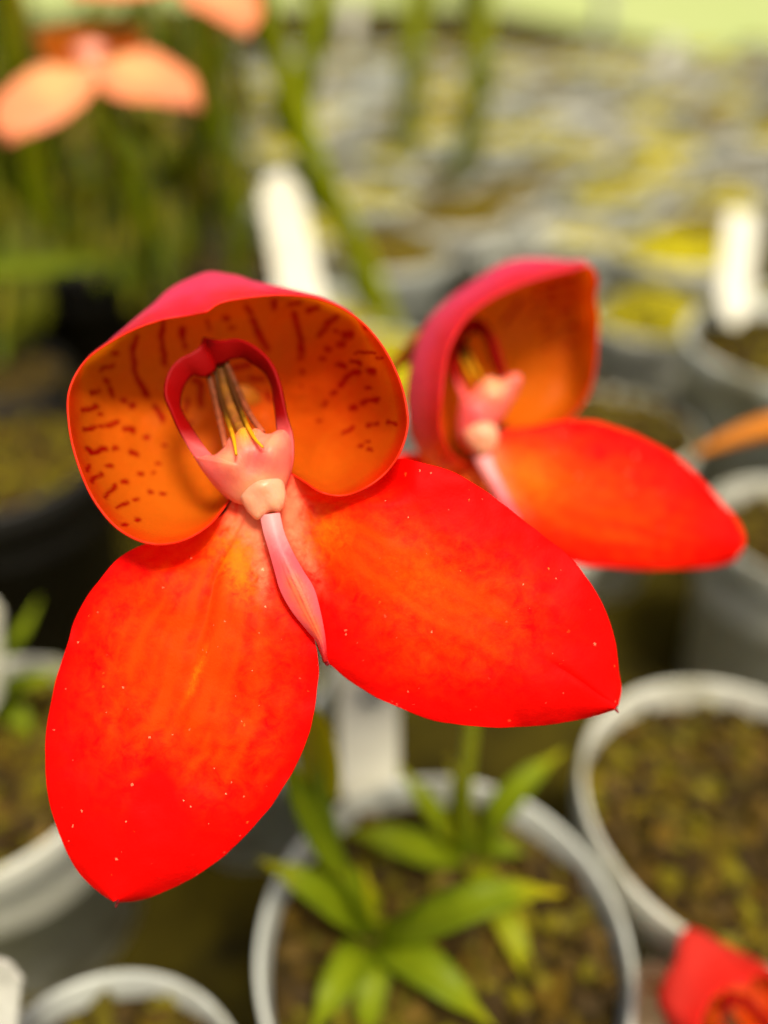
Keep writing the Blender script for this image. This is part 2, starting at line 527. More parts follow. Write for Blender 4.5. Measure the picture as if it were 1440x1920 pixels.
def relief(B, name, outline, cen, zedge, dome, bumps, depth, mats, colf, nr=26, nu=96, parent=None, power=2.2):
    """rounded solid: star-shaped outline, domed front with bumps, closed back"""
    O = np.array(list(outline) + [outline[0]], float)
    O = hermite(O, nu + 1)[:-1]
    lam = np.sin(np.linspace(0.02, 1, nr) * math.pi / 2)
    A = np.zeros((nr, nu, 3))
    A[..., 0] = cen[0] + (O[None, :, 0] - cen[0]) * lam[:, None]
    A[..., 1] = cen[1] + (O[None, :, 1] - cen[1]) * lam[:, None]
    L = np.repeat(lam[:, None], nu, 1)
    edge = np.clip(1 - L ** power, 0, 1) ** 0.5
    A[..., 2] = zedge + dome * edge
    for (x, y, s, h) in bumps:
        A[..., 2] += blob(A, x, y, s, h) * np.clip(edge * 2.0, 0, 1)
    back = A[::-1].copy()
    back[..., 2] = zedge - depth * np.sqrt(np.clip(1 - lam[::-1, None] ** 2.5, 0, 1))
    V = np.concatenate([A.reshape(-1, 3), back[1:].reshape(-1, 3)])
    Fc = grid_faces(2 * nr - 1, nu, True)
    Fc.append(tuple(range(nu))[::-1])
    Fc.append(tuple((2 * nr - 2) * nu + j for j in range(nu)))
    col = colf(V)
    B.add(name, V, Fc, mats, col, parent=parent)

def strip(B, name, e1, e2, n, m, mats, colf, thick=0.0007, bulge=0.0, parent=None):
    """ribbon between two (px,py,dz) edges"""
    E1, E2 = hermite(np.array(e1, float), n), hermite(np.array(e2, float), n)
    f = np.linspace(0, 1, m)
    A = E1[:, None] * (1 - f)[None, :, None] + E2[:, None] * f[None, :, None]
    A[..., 2] += bulge * np.sin(f * math.pi)[None]
    T = np.repeat(np.linspace(0, 1, n)[:, None], m, 1)
    S = np.repeat(f[None], n, 0)
    col = colf(S, T, A).reshape(-1, 3)
    B.add(name, A.reshape(-1, 3), grid_faces(n, m), mats, col, thick, None, parent)

def rod(B, name, path, radii, colf, parent='column', mats=('anther',), n=40):
    P = B.loc(np.array(path, float))
    V, Fc = tube(P, [r * 0.001 for r in radii], 10, n)
    t = np.repeat(np.linspace(0, 1, n), 10)
    B.add(name, V, Fc, list(mats), colf(t), parent=parent, raw=True)

def hook(B, pts, r=0.5):
    P = B.loc(np.array(pts, float))
    V, Fc = tube(P, [r * 0.001, r * 0.0007, r * 0.00025], 8, 10)
    B.add('sepal_point', V, Fc, ['tip'], None, raw=True)

def z1(p, sc=2.057, ox=100, oy=500):
    return [(ox + x / sc, oy + y / sc) for x, y in p]

def front_bloom(res=1.0):
    B = Bloom(D0, OX, OY)
    rim = [(436, 928, -8), (385, 988, -1), (335, 1014, 3), (285, 1018, 5), (228, 994, 5), (180, 940, 4), (150, 875, 2), (131, 795, 0), (131, 735, -2),
           (160, 680, -4), (212, 641, -5), (300, 603, -6), (370, 591, -6), (388, 587, -5), (405, 575, -6), (465, 561, -7), (537, 556, -7), (610, 567, -6),
           (665, 596, -4), (705, 635, -2), (738, 690, 0), (757, 745, 0), (763, 795, 1), (751, 842, 1.5), (725, 882, 1.5), (683, 914, 1.5), (638, 928, 1),
           (600, 920, 1), (572, 902, -3), (545, 885, -7)]
    crown = {9: (163, 684, -12), 10: (208, 641, -14), 11: (284, 577, -16), 12: (352, 531, -19), 13: (388, 518, -20), 14: (424, 520, -20), 15: (476, 531, -19),
             16: (545, 545, -18), 17: (613, 565, -15), 18: (663, 598, -13)}
    D = []
    for pts, w in [([(425,215),(418,260),(422,320),(430,375)],15), ([(500,235),(497,275),(508,310)],13), ([(318,270),(305,330),(312,390),(320,430),(345,470),(362,498)],15),
                   ([(592,205),(600,240)],10), ([(665,200)],15), ([(690,232)],13), ([(240,335)],14), ([(180,400),(230,380)],12), ([(150,490),(175,478)],14), ([(205,440)],14),
                   ([(215,470),(230,500)],14), ([(270,515)],15), ([(305,535)],15), ([(115,555),(165,540)],16), ([(125,630),(160,620)],15), ([(185,615)],14), ([(210,612),(245,600)],15),
                   ([(275,625),(310,630)],16), ([(180,570)],11), ([(130,705),(150,715),(200,705)],16), ([(240,700)],15), ([(300,715),(320,722)],16), ([(360,660)],13),
                   ([(130,790),(138,770)],13), ([(150,825),(185,800)],14), ([(215,770)],14), ([(335,800)],13), ([(200,890),(240,845)],14), ([(275,830)],14), ([(385,795)],9),
                   ([(250,930),(285,910)],12), ([(320,895)],11), ([(375,870)],10), ([(420,875)],9), ([(275,995)],9), ([(325,975)],10), ([(390,540),(425,590)],16),
                   ([(745,155),(760,180)],18), ([(770,205),(790,250),(805,285),(825,315)],18), ([(850,135),(852,160)],18), ([(930,185),(940,230),(950,270),(958,320),(955,350)],18),
                   ([(950,405)],18), ([(945,460)],14), ([(910,145),(950,135)],15), ([(980,170),(1020,160)],14), ([(1095,195),(1060,215),(1045,240),(1030,262)],18), ([(1135,265)],26),
                   ([(1110,300)],18), ([(1060,318)],16), ([(1037,355)],14), ([(1095,378),(1125,382)],14), ([(1150,365),(1185,372)],14), ([(1165,330),(1240,335)],9), ([(1225,405)],20),
                   ([(1180,405),(1150,410),(1125,430),(1110,460)],17), ([(1080,485)],15), ([(1050,520),(1040,535)],13), ([(1190,525),(1215,518),(1250,512)],15), ([(1157,547)],17),
                   ([(1215,470)],10), ([(1210,612),(1250,605)],12), ([(1290,600),(1320,610)],12), ([(1115,640),(1160,620)],12), ([(1185,688)],10), ([(1215,675)],10), ([(1220,708)],9),
                   ([(1025,595)],9), ([(430,690)],8), ([(405,760)],8), ([(1090,250)],11), ([(1260,350)],10), ([(1200,235)],10)]:
        D.append((z1(pts), w / 2.057 * 1.65))
    BL = [(z1(p, 4, 280, 600), w / 4 * 1.3) for p, w in [([(640,360),(740,340)],40), ([(750,430),(860,450)],30), ([(680,520),(800,540)],36), ([(880,540),(910,620)],30), ([(390,480),(385,640)],40),
          ([(285,600),(270,690)],30), ([(300,770)],26), ([(350,450)],40), ([(600,430),(660,470)],26)]]
    red = lambda A, v: np.clip(blob(A, 700, 700, 75, 0.42) + blob(A, 600, 760, 90, 0.25), 0, 1)
    yel = lambda A, v: np.clip(blob(A, 330, 930, 80, 0.75) + blob(A, 600, 880, 60, 0.55) + blob(A, 280, 760, 110, 0.35) + blob(A, 440, 590, 40, 0.6), 0, 1)
    hood(B, rim, crown, (452, 800), [0.12, 0.42, 0.74, 0.95], [-9, -19, -25, -26], int(330 * res), int(170 * res), D, BL, red=red, yellow=yel)
    # lateral sepals
    L1 = [(440, 930), (425, 962), (385, 985), (320, 1008), (262, 1028), (225, 1050), (180, 1100), (150, 1150), (125, 1220), (105, 1290), (92, 1370), (90, 1430), (95, 1490), (110, 1545), (132, 1595), (162, 1642), (190, 1668)]
    L2 = [(495, 930), (500, 962), (512, 1010), (527, 1060), (542, 1108), (560, 1148), (580, 1182), (592, 1212), (596, 1260), (590, 1315), (575, 1380), (550, 1440), (520, 1490), (480, 1540), (430, 1590), (370, 1635), (310, 1666), (255, 1684)]
    def zl(S, T, A):
        return -7 + 6.5 * sstep(0, 0.35, T) - 5 * (1 - sstep(0.0, 80.0, np.hypot((A[..., 0] - 320) * 0.7, A[..., 1] - 1000))) - 3.0 * np.abs(S) ** 2.4 * sstep(0.1, 0.5, T) - 0.9 * np.exp(-(S / 0.07) ** 2) * (1 - sstep(0.15, 0.75, T)) - 2.5 * sstep(0.75, 1, T) + 1.2 * np.sin(T * 5) * S
    def cl(S, T, A):
        o = blob(A, 395, 1150, 85, 0.85, 120, 20) + blob(A, 365, 1285, 100, 0.58, 90) + blob(A, 300, 1350, 80, 0.35) + blob(A, 430, 1400, 60, 0.35) + blob(A, 260, 1180, 60, 0.35)
        o -= blob(A, 300, 1450, 30, 0.3, 60)
        p = blob(A, 470, 985, 30, 0.9, 34) + blob(A, 492, 1060, 13, 0.5, 40)
        y = blob(A, 452, 1062, 18, 0.75, 38, -8) + blob(A, 372, 1262, 5, 0.6, 30, 22) + blob(A, 430, 1030, 30, 0.35)
        edge = 1 - 0.75 * sstep(0.78, 1.0, np.abs(S))
        st = 1 + 0.20 * np.sin(S * 26 + 3 * noise2(A[..., :2], 0.02, 2))
        return np.clip(np.stack([o * edge * st, p, y], -1), 0, 1)
    sepal(B, L1, L2, (218, 1686), int(150 * res), int(170 * res), zl, cl)
    hook(B, [(219, 1683, -4.5), (220, 1692, -5.5), (217, 1701, -6)])
    R1 = [(490, 935), (500, 962), (517, 1000), (535, 1050), (562, 1100), (580, 1145), (593, 1193), (604, 1226), (628, 1248), (662, 1276), (702, 1301), (760, 1328), (820, 1348), (900, 1359), (980, 1358), (1050, 1350), (1110, 1338)]
    R2 = [(515, 885), (548, 890), (575, 908), (600, 917), (638, 915), (695, 891), (748, 862), (800, 871), (852, 890), (902, 918), (960, 960), (1012, 1000), (1060, 1042), (1100, 1088), (1130, 1143), (1148, 1200), (1155, 1260), (1159, 1296)]
    def zr(S, T, A):
        return -7 + 6.8 * sstep(0, 0.35, T) - 3.2 * np.abs(S) ** 2.4 * sstep(0.1, 0.5, T) - 9 * (1 - sstep(900, 950, A[..., 1])) * sstep(545, 600, A[..., 0]) * (1 - sstep(690, 790, A[..., 0])) - 1.6 * blob(A, 600, 1040, 26, 1, 60, -35) - 3.0 * sstep(0.75, 1, T) - 1.0 * np.exp(-((S + 0.02) / 0.06) ** 2) * sstep(0.7, 0.95, T) + 1.0 * np.sin(T * 4.5) * S
    def cr_(S, T, A):
        o = blob(A, 640, 1010, 55, 0.9, 40, 30) + blob(A, 730, 1060, 100, 0.62, 55, 28) + blob(A, 830, 1120, 100, 0.62, 55, 28) + blob(A, 800, 1230, 70, 0.35, 40) + blob(A, 930, 1130, 60, 0.3)
        p = blob(A, 545, 950, 22, 0.9, 45, -15) + blob(A, 572, 1040, 14, 0.4, 40, -25)
        y = blob(A, 610, 1000, 28, 0.55, 30) + blob(A, 780, 1085, 50, 0.12)
        edge = 1 - 0.8 * sstep(0.7, 1.0, np.abs(S))
        return np.clip(np.stack([o * edge, p, y], -1), 0, 1)
    sepal(B, R1, R2, (1152, 1324), int(150 * res), int(170 * res), zr, cr_)
    hook(B, [(1148, 1320, -4.5), (1153, 1328, -5.5), (1159, 1336, -6)])
    # inner petals: a crimson arch under the hood
    pl1 = [(427, 935, -7), (394, 900, -5.5), (375, 870, -4), (355, 842, -3.5), (337, 810, -4), (320, 770, -6), (309, 740, -7), (310, 716, -8), (320, 690, -9), (337, 672, -10), (360, 660, -10.5), (376, 648, -11), (382, 632, -12)]
    pl2 = [(450, 925, -7), (430, 885, -5.5), (406, 862, -4.5), (384, 840, -4), (364, 812, -6), (348, 787, -8), (338, 768, -9), (337, 750, -10), (346, 722, -11), (362, 703, -12), (386, 706, -12.5), (402, 694, -13), (404, 678, -14)]
    pr1 = [(532, 925, -7), (543, 895, -5.5), (549, 870, -4.5), (551, 840, -4), (548, 812, -4), (540, 785, -5), (532, 750, -6), (525, 720, -7), (512, 687, -8), (495, 664, -9), (470, 645, -10), (442, 635, -11), (415, 638, -11.5), (398, 636, -12), (383, 632, -12)]
    pr2 = [(510, 915, -7), (518, 880, -6), (524, 850, -5), (524, 825, -5), (520, 800, -6), (518, 775, -7), (515, 750, -9), (511, 725, -10), (499, 700, -11), (476, 682, -12), (460, 672, -12.5), (436, 673, -13), (420, 680, -13.5), (408, 684, -14), (402, 678, -14)]
    cp = lambda S, T, A: np.stack([1 - sstep(785, 838, A[..., 1] + (A[..., 0] < 450) * -28 + 0 * T), 0 * T, 0 * T], -1)
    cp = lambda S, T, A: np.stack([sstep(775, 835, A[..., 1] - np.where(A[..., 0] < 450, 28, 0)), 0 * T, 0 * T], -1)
    strip(B, 'petal', pl1, pl2, int(90 * res), 9, ['petal'], cp, 0.0006, 0.2)
    strip(B, 'petal', pr1, pr2, int(90 * res), 9, ['petal'], cp, 0.0006, 0.2)
    # column
    out = [(363, 856), (386, 852), (402, 853), (412, 846), (422, 836), (428, 822), (440, 815), (450, 804), (460, 801), (470, 806), (480, 803), (488, 805), (497, 813), (508, 813), (520, 807), (532, 806), (544, 815),
           (549, 840), (547, 870), (542, 895), (535, 915), (528, 935), (500, 948), (470, 948), (440, 942), (422, 930), (398, 906), (379, 882)]
    def cc(V):
        V = V[:, None, :]
        c = blob(V, 430, 858, 16, 0.7) + blob(V, 506, 830, 18, 0.8) + blob(V, 490, 915, 32, 1.0) + blob(V, 460, 825, 14, 0.4)
        y = blob(V, 457, 808, 14, 1.0)
        r = blob(V, 490, 860, 30, 0.6) + blob(V, 400, 890, 16, 0.5)
        return np.clip(np.stack([c, y, r], -1)[:, 0], 0, 1)
    relief(B, 'column', out, (462, 878), -4.5, 3.0, [(434, 868, 24, 1.8), (506, 845, 24, 1.5), (456, 832, 18, 0.9), (472, 872, 16, -0.7), (492, 880, 34, 0.9)], 3.0, ['column'], cc, int(40 * res) + 6, int(120 * res) + 20)
    st = [(450, 932), (455, 908), (472, 898), (498, 889), (520, 885), (532, 906), (534, 944), (526, 958), (506, 960), (494, 968), (483, 975), (470, 966), (458, 950)]
    relief(B, 'stigma', st, (492, 930), -3.0, 1.6, [(490, 910, 17, 1.1), (470, 940, 10, 0.3), (516, 938, 11, 0.3)], 2.0, ['stigma'], lambda V: np.stack([blob(V, 488, 925, 16, 0.6), 0 * V[:, 0], 0 * V[:, 0]], -1), 26, 80, 'column', 3.0)
    yellow = lambda t: np.stack([sstep(0.45, 0.95, t), 0 * t, 0 * t], -1)
    pink = lambda t: np.stack([0 * t, 0.15 + 0.8 * t * t, 0 * t], -1)
    brown = lambda t: np.stack([0.25 * t, 0.35 * t, 0 * t], -1)
    rod(B, 'anther', [(400, 672, -15), (411, 735, -12), (424, 780, -8), (436, 815, -2.4), (441, 838, 0.8), (443, 853, 1.8)], [0.42, 0.44, 0.42, 0.42, 0.38, 0.2], yellow)
    rod(B, 'anther', [(418, 672, -15), (438, 735, -11), (455, 778, -7.5), (470, 810, -2.0), (482, 828, 0.4), (493, 839, 1.2)], [0.42, 0.44, 0.42, 0.42, 0.38, 0.2], yellow)
    rod(B, 'anther_ridge', [(388, 690, -14), (404, 750, -12), (415, 800, -8), (423, 838, -4)], [0.5, 0.6, 0.55, 0.5], pink)
    rod(B, 'anther_ridge', [(424, 680, -14), (448, 735, -12), (470, 780, -8), (492, 810, -4)], [0.5, 0.6, 0.55, 0.5], pink)
    rod(B, 'anther_bridge', [(409, 672, -16), (424, 735, -13), (440, 780, -9.5), (455, 812, -5)], [0.9, 1.0, 1.0, 0.9], brown)
    # lip
    l1 = [(489, 966, -3.2), (496, 1000, -2.4), (505, 1030, -1.4), (516, 1070, -0.4), (526, 1105, 0.4), (548, 1145, 0.8), (575, 1178, 0.8), (596, 1203, 0.4), (604, 1225, -0.6), (608, 1240, -1.5)]
    l2 = [(523, 962, -3.2), (532, 1000, -2.4), (545, 1030, -1.4), (566, 1068, -0.4), (588, 1104, 0.4), (598, 1140, 0.8), (604, 1170, 0.8), (608, 1200, 0.4), (610, 1225, -0.6), (612, 1241, -1.5)]
    def clip_(S, T, A):
        b = 1 - sstep(0.02, 0.36, T)
        mid = np.exp(-((S - 0.5) / 0.28) ** 2) * sstep(0.25, 0.5, T) * (1 - sstep(0.78, 0.92, T))
        vein = (np.exp(-((S - 0.5) / 0.03) ** 2) + 0.7 * np.exp(-((S - 0.36) / 0.025) ** 2) + 0.6 * np.exp(-((S - 0.66) / 0.025) ** 2)) * sstep(0.25, 0.45, T) * (1 - sstep(0.85, 0.95, T)) * 0.6 + sstep(0.86, 0.97, T) * 0.9
        return np.clip(np.stack([b, mid * 0.9, vein], -1), 0, 1)
    strip(B, 'lip', l1, l2, int(90 * res), int(41 * res), ['lip'], clip_, 0.0005, 0.9)
    hook(B, [(608, 1236, -1.5), (612, 1245, -1.2), (616, 1246, -0.6), (614, 1238, 0.2)], 0.3)
    # spur behind the hood
    P = B.loc(np.array([(452, 760, -26), (450, 735, -31), (446, 730, -37), (440, 745, -43)], float))
    V, Fc = tube(P, [0.004, 0.003, 0.0016, 0.0008], 14, 16)
    B.add('spur', V, Fc, ['spur'], None, raw=True)
    return B

def side_bloom(res=0.8):
    B = Bloom(0.160, 905, 850)
    rim = [(885, 872, -4), (860, 862, 1), (838, 835, 6), (828, 795, 8), (830, 750, 9), (834, 705, 8), (841, 663, 6), (858, 625, 4), (882, 592, 2), (919, 564, 0), (967, 540, -2), (1023, 521, -3), (1070, 510, -4), (1109, 504, -4),
           (1118, 524, -6), (1115, 556, -8), (1120, 598, -10), (1118, 649, -11), (1114, 690, -12), (1103, 734, -12), (1084, 767, -11), (1052, 795, -9), (1006, 811, -7), (966, 808, -6), (935, 795, -7), (922, 805, -9)]
    crown = {1: (840, 882, -4), 2: (802, 860, -3), 3: (778, 818, -4), 4: (769, 764, -5), 5: (772, 712, -6), 6: (784, 655, -8), 7: (806, 606, -10), 8: (843, 566, -12), 9: (893, 530, -14), 10: (948, 498, -16), 11: (1006, 488, -17), 12: (1065, 492, -16), 13: (1098, 500, -13)}
    D = []
    for pts, w in [([(500,220),(470,260),(430,310)],14), ([(640,155),(600,160)],12), ([(560,165),(600,175)],12), ([(700,140),(660,145)],12), ([(640,185),(610,190)],12), ([(570,200),(540,235)],13), ([(530,290),(500,310)],12),
                   ([(640,220),(600,230)],12), ([(700,200),(670,205)],12), ([(560,270),(590,265)],12), ([(620,300),(590,310)],12), ([(700,260),(660,265)],12), ([(480,350),(450,370)],12), ([(540,350),(510,360)],12), ([(640,350),(600,355)],11), ([(720,320),(690,325)],11), ([(430,400)],10), ([(600,400)],10), ([(700,390)],10)]:
        D.append((z1(pts, 2.118, 740, 460), w / 2.118 * 1.7))
    red = lambda A, v: np.clip(blob(A, 1090, 560, 55, 0.5, 80) + blob(A, 1110, 640, 25, 0.4, 60) + blob(A, 850, 790, 30, 0.4, 60), 0, 1)
    yel = lambda A, v: np.clip(blob(A, 985, 760, 70, 0.9, 60) + blob(A, 1010, 640, 80, 0.4), 0, 1)
    hood(B, rim, crown, (905, 720), [0.10, 0.40, 0.74, 0.95], [-9, -17, -24, -26], int(300 * res), int(120 * res), D, [], 0.7, red=red, yellow=yel)
    S1 = [(912, 850), (916, 895), (928, 940), (955, 985), (1000, 1025), (1045, 1050), (1090, 1060), (1140, 1062), (1200, 1066), (1280, 1065), (1340, 1059), (1375, 1046)]
    S2 = [(925, 815), (960, 805), (1005, 800), (1060, 789), (1105, 790), (1160, 804), (1220, 830), (1270, 861), (1312, 902), (1350, 945), (1380, 980), (1390, 1002)]
    def zr(S, T, A):
        return -6 + 4 * sstep(0, 0.3, T) - 8 * T - 2.6 * np.abs(S) ** 2.2 * sstep(0.1, 0.5, T)
    def cr_(S, T, A):
        o = blob(A, 990, 900, 70, 0.9, 55, 25) + blob(A, 1080, 930, 100, 0.72, 55, 22) + blob(A, 1180, 980, 80, 0.5, 50, 25)
        p = blob(A, 915, 860, 18, 0.9, 40, -30) + blob(A, 945, 920, 10, 0.5, 35, -40)
        y = blob(A, 985, 895, 45, 0.65, 32, 20)
        edge = 1 - 0.8 * sstep(0.7, 1.0, np.abs(S))
        st = 1 + 0.25 * np.sin(S * 22 + 3 * noise2(A[..., :2], 0.02, 6))
        return np.clip(np.stack([o * edge * st, p, y], -1), 0, 1)
    sepal(B, S1, S2, (1392, 1020), int(120 * res), int(70 * res), zr, cr_)
    T1 = [(905, 860), (880, 872), (840, 872), (790, 853), (755, 850), (720, 880), (690, 940), (680, 1000), (690, 1060), (720, 1110)]
    T2 = [(925, 870), (945, 910), (955, 950), (955, 1000), (940, 1050), (910, 1090), (870, 1125), (830, 1145), (790, 1150), (760, 1145)]
    zt = lambda S, T, A: -5 - 10 * T - 2.5 * S ** 2
    ct = lambda S, T, A: np.clip(np.stack([blob(A, 880, 910, 60, 1.1), blob(A, 915, 890, 25, 0.7, 40), blob(A, 890, 930, 50, 0.6)], -1), 0, 1)
    sepal(B, T1, T2, (738, 1135), int(80 * res), int(50 * res), zt, ct)
    cp = lambda S, T, A: np.stack([sstep(700, 750, A[..., 1]), 0 * T, 0 * T], -1)
    strip(B, 'petal', [(962, 735, -5), (950, 700, -8), (938, 665, -10), (925, 630, -12), (908, 605, -13), (890, 596, -14), (872, 605, -14)],
          [(945, 735, -6), (935, 705, -10), (922, 675, -13), (914, 645, -15), (902, 625, -16), (888, 622, -17), (874, 628, -17)], 60, 7, ['petal'], cp, 0.0009, 0.5)
    strip(B, 'petal', [(865, 745, -4), (852, 715, -5), (845, 690, -6), (846, 660, -9), (858, 630, -12), (872, 605, -14)],
          [(875, 745, -5), (864, 715, -7), (857, 690, -9), (858, 665, -12), (866, 645, -15), (876, 628, -17)], 50, 7, ['petal'], cp, 0.0009, 0.3)
    out = [(862, 752), (875, 742), (890, 728), (905, 712), (920, 706), (935, 712), (950, 706), (962, 700), (974, 700), (979, 712), (972, 735), (955, 765), (942, 785), (930, 800), (930, 830), (925, 850), (905, 862), (880, 850), (862, 830), (856, 800), (858, 775)]
    cc = lambda V: np.clip(np.stack([blob(V, 925, 725, 20, 0.8), 0 * V[:, 0], blob(V, 880, 780, 26, 0.7)], -1), 0, 1)
    relief(B, 'column', out, (910, 775), -4, 3.5, [(925, 735, 16, 1.8), (968, 712, 12, 1.5), (890, 770, 20, 1.2)], 3.5, ['column'], cc, 30, 90)
    st = [(870, 810), (885, 796), (910, 790), (930, 800), (934, 825), (925, 845), (905, 856), (885, 845), (872, 830)]
    relief(B, 'stigma', st, (903, 823), -1.2, 2.4, [(905, 812, 14, 1.2)], 2.0, ['stigma'], lambda V: np.zeros((len(V), 3)), 18, 50, 'column', 3.0)
    yl = lambda t: np.stack([0.75 * sstep(0.2, 0.7, t), 0 * t, 0 * t], -1)
    rod(B, 'anther', [(852, 640, -14), (866, 670, -11), (880, 700, -6), (890, 718, -2)], [0.6, 0.55, 0.5, 0.25], yl)
    rod(B, 'anther', [(866, 635, -15), (880, 665, -12), (895, 698, -7), (908, 716, -2)], [0.6, 0.55, 0.5, 0.25], yl)
    rod(B, 'anther_bridge', [(858, 636, -17), (872, 668, -14), (888, 700, -9)], [1.1, 1.2, 1.0], lambda t: np.stack([0.1 * t, 0 * t, 0 * t], -1))
    l1 = [(886, 850, -2), (900, 880, -1.2), (918, 910, -0.5), (936, 945, 0), (960, 985, 0)]
    l2 = [(918, 846, -2), (925, 872, -1.2), (938, 900, -0.5), (955, 935, 0), (975, 975, 0)]
    strip(B, 'lip', l1, l2, 50, 13, ['lip'], lambda S, T, A: np.stack([1 - sstep(0.2, 0.9, T), 0 * T, 0 * T], -1), 0.0006, 0.8)
    P = B.loc(np.array([(815, 650, -14), (790, 648, -18), (762, 668, -22), (738, 690, -25), (722, 712, -28)], float))
    V, Fc = tube(P, [0.0045, 0.0034, 0.0022, 0.0014, 0.0006], 14, 20)
    B.add('spur', V, Fc, ['spur'], None, raw=True)
    return B

BASIS = np.stack([RIGHT, UP, -FWD], 1)        # bloom frame -> world
def put_bloom(B, parent, base, origin, rot=None, scale=1.0, swap=None, skip=()):
    """hang the pieces of a bloom under a plant; rot is a 3x3 turn inside the bloom's own frame"""
    made = {}
    for p in B.pieces:
        if p['name'] in skip:
            continue
        V = p['V'] * scale
        if rot is not None:
            V = V @ np.array(rot).T
        V = V @ BASIS.T + origin
        mats = [M[(swap or {}).get(m, m)] for m in p['mats']]
        par = made.get(p['parent'], parent)
        o = wmesh(p['name'], V, p['F'], par, base, mats, p['col'], p['thick'] and p['thick'] * scale, p['offs'])
        made.setdefault(p['name'], o)
    return made

def leaf_mesh(path, width, n=22, m=7, fold=0.25, tipyellow=0.6, normal=(0, 0, 1), yellow=0.0, light=0.3, pointed=0.8):
    """strap leaf along a world path"""
    P = hermite(path, n)
    T = np.gradient(P, axis=0)
    T /= np.linalg.norm(T, axis=1)[:, None]
    nr = np.array(normal, float)
    t = np.linspace(0, 1, n)
    w = width * np.clip((0.55 + 0.9 * np.sin(np.clip(t * 1.1 + 0.08, 0, 1) * math.pi) ** 0.7) / 1.45, 0, 1) * np.clip((1 - t) * 4.5, 0.02, 1) ** pointed
    V, col = [], []
    for i in range(n):
        s = np.cross(T[i], nr)
        s /= np.linalg.norm(s) + 1e-9
        u = np.cross(s, T[i])
        for j in range(m):
            f = j / (m - 1) * 2 - 1
            V.append(P[i] + s * f * w[i] * 0.5 + u * (abs(f) ** 1.4) * fold * w[i] * 0.5)
            col.append((np.clip(yellow + tipyellow * max(0, (t[i] - 0.72) / 0.28), 0, 1), light * (1 - abs(f)) + 0.25 * light, 0))
    return np.array(V), grid_faces(n, m), np.array(col)

def add_leaf(parent, base, path, width, **kw):
    V, Fc, col = leaf_mesh([np.array(p, float) for p in path], width * 0.95, **kw)
    return wmesh('leaf', V, Fc, parent, base, [M['leaf']], col, 0.0006)

# ------------------------------------------------------------------ pots
def pot_profile(Rr, H):
    rb = Rr * 0.72
    band = 0.016
    return [(rb * 0.98, 0.0005), (rb, 0.002), (Rr * 0.945, H - band - 0.001), (Rr * 0.985, H - band), (Rr, H - band + 0.001), (Rr * 1.0, H - 0.0012), (Rr * 0.99, H), (Rr * 0.972, H), (Rr * 0.965, H - 0.0012), (Rr * 0.945, H - band), (Rr * 0.91, H - 0.035), (rb * 0.9, 0.004)]

def lathe(prof, seg=64):
    V, Fc = [], []
    for r, z in prof:
        for j in range(seg):
            a = 2 * math.pi * j / seg
            V.append((r * math.cos(a), r * math.sin(a), z))
    Fc = grid_faces(len(prof), seg, True)
    Fc.append(tuple(range(seg))[::-1])
    Fc.append(tuple((len(prof) - 1) * seg + j for j in range(seg)))
    return V, Fc

def soil_disc(Rr, z, amp, dome, seed, nr=22, nu=48, freq=60):
    V = []
    for i in range(nr):
        r = Rr * (i + 0.001) / (nr - 1)
        for j in range(nu):
            a = 2 * math.pi * j / nu
            x, y = r * math.cos(a), r * math.sin(a)
            h = mnoise.noise((x * freq + seed, y * freq, seed)) + 0.6 * mnoise.noise((x * freq * 2.6, y * freq * 2.6 + seed, 2.0))
            V.append((x, y, z + h * amp + dome * (1 - (r / Rr) ** 2)))
    Fc = [(i * nu + j, (i + 1) * nu + j, (i + 1) * nu + (j + 1) % nu, i * nu + (j + 1) % nu) for i in range(nr - 1) for j in range(nu)]
    return V, Fc

def chips(Rr, z, n, seed, size=(0.0018, 0.0050)):
    r_ = random.Random(seed)
    V, Fc, col = [], [], []
    for k in range(n):
        a, r = r_.uniform(0, 6.283), Rr * math.sqrt(r_.random()) * 0.95
        s = r_.uniform(*size)
        c = Vector((r * math.cos(a), r * math.sin(a), z + s * 0.25 + r_.uniform(0, 0.004)))
        q = Matrix.Rotation(r_.uniform(0, 6.28), 3, 'Z') @ Matrix.Rotation(r_.uniform(0, 6.28), 3, 'X')
        b = len(V)
        for d in [(-1, -.7, -.5), (1, -.6, -.5), (.9, .7, -.4), (-.9, .6, -.5), (-.8, -.5, .5), (.8, -.5, .4), (.7, .5, .5), (-.7, .6, .45)]:
            p = c + q @ Vector([x * s * r_.uniform(.5, 1.1) for x in d])
            V.append(tuple(p))
        Fc += [(b, b+3, b+2, b+1), (b+4, b+5, b+6, b+7), (b, b+1, b+5, b+4), (b+1, b+2, b+6, b+5), (b+2, b+3, b+7, b+6), (b+3, b, b+4, b+7)]
        u = r_.random()
        cc = (r_.uniform(.3, 1), 0, 0) if u < .3 else (0, r_.uniform(.3, 1), 0) if u < .55 else (0, 0, r_.uniform(.5, 1)) if u < .56 else (0.1, 0, 0)
        col += [cc] * 8
    return V, Fc, col

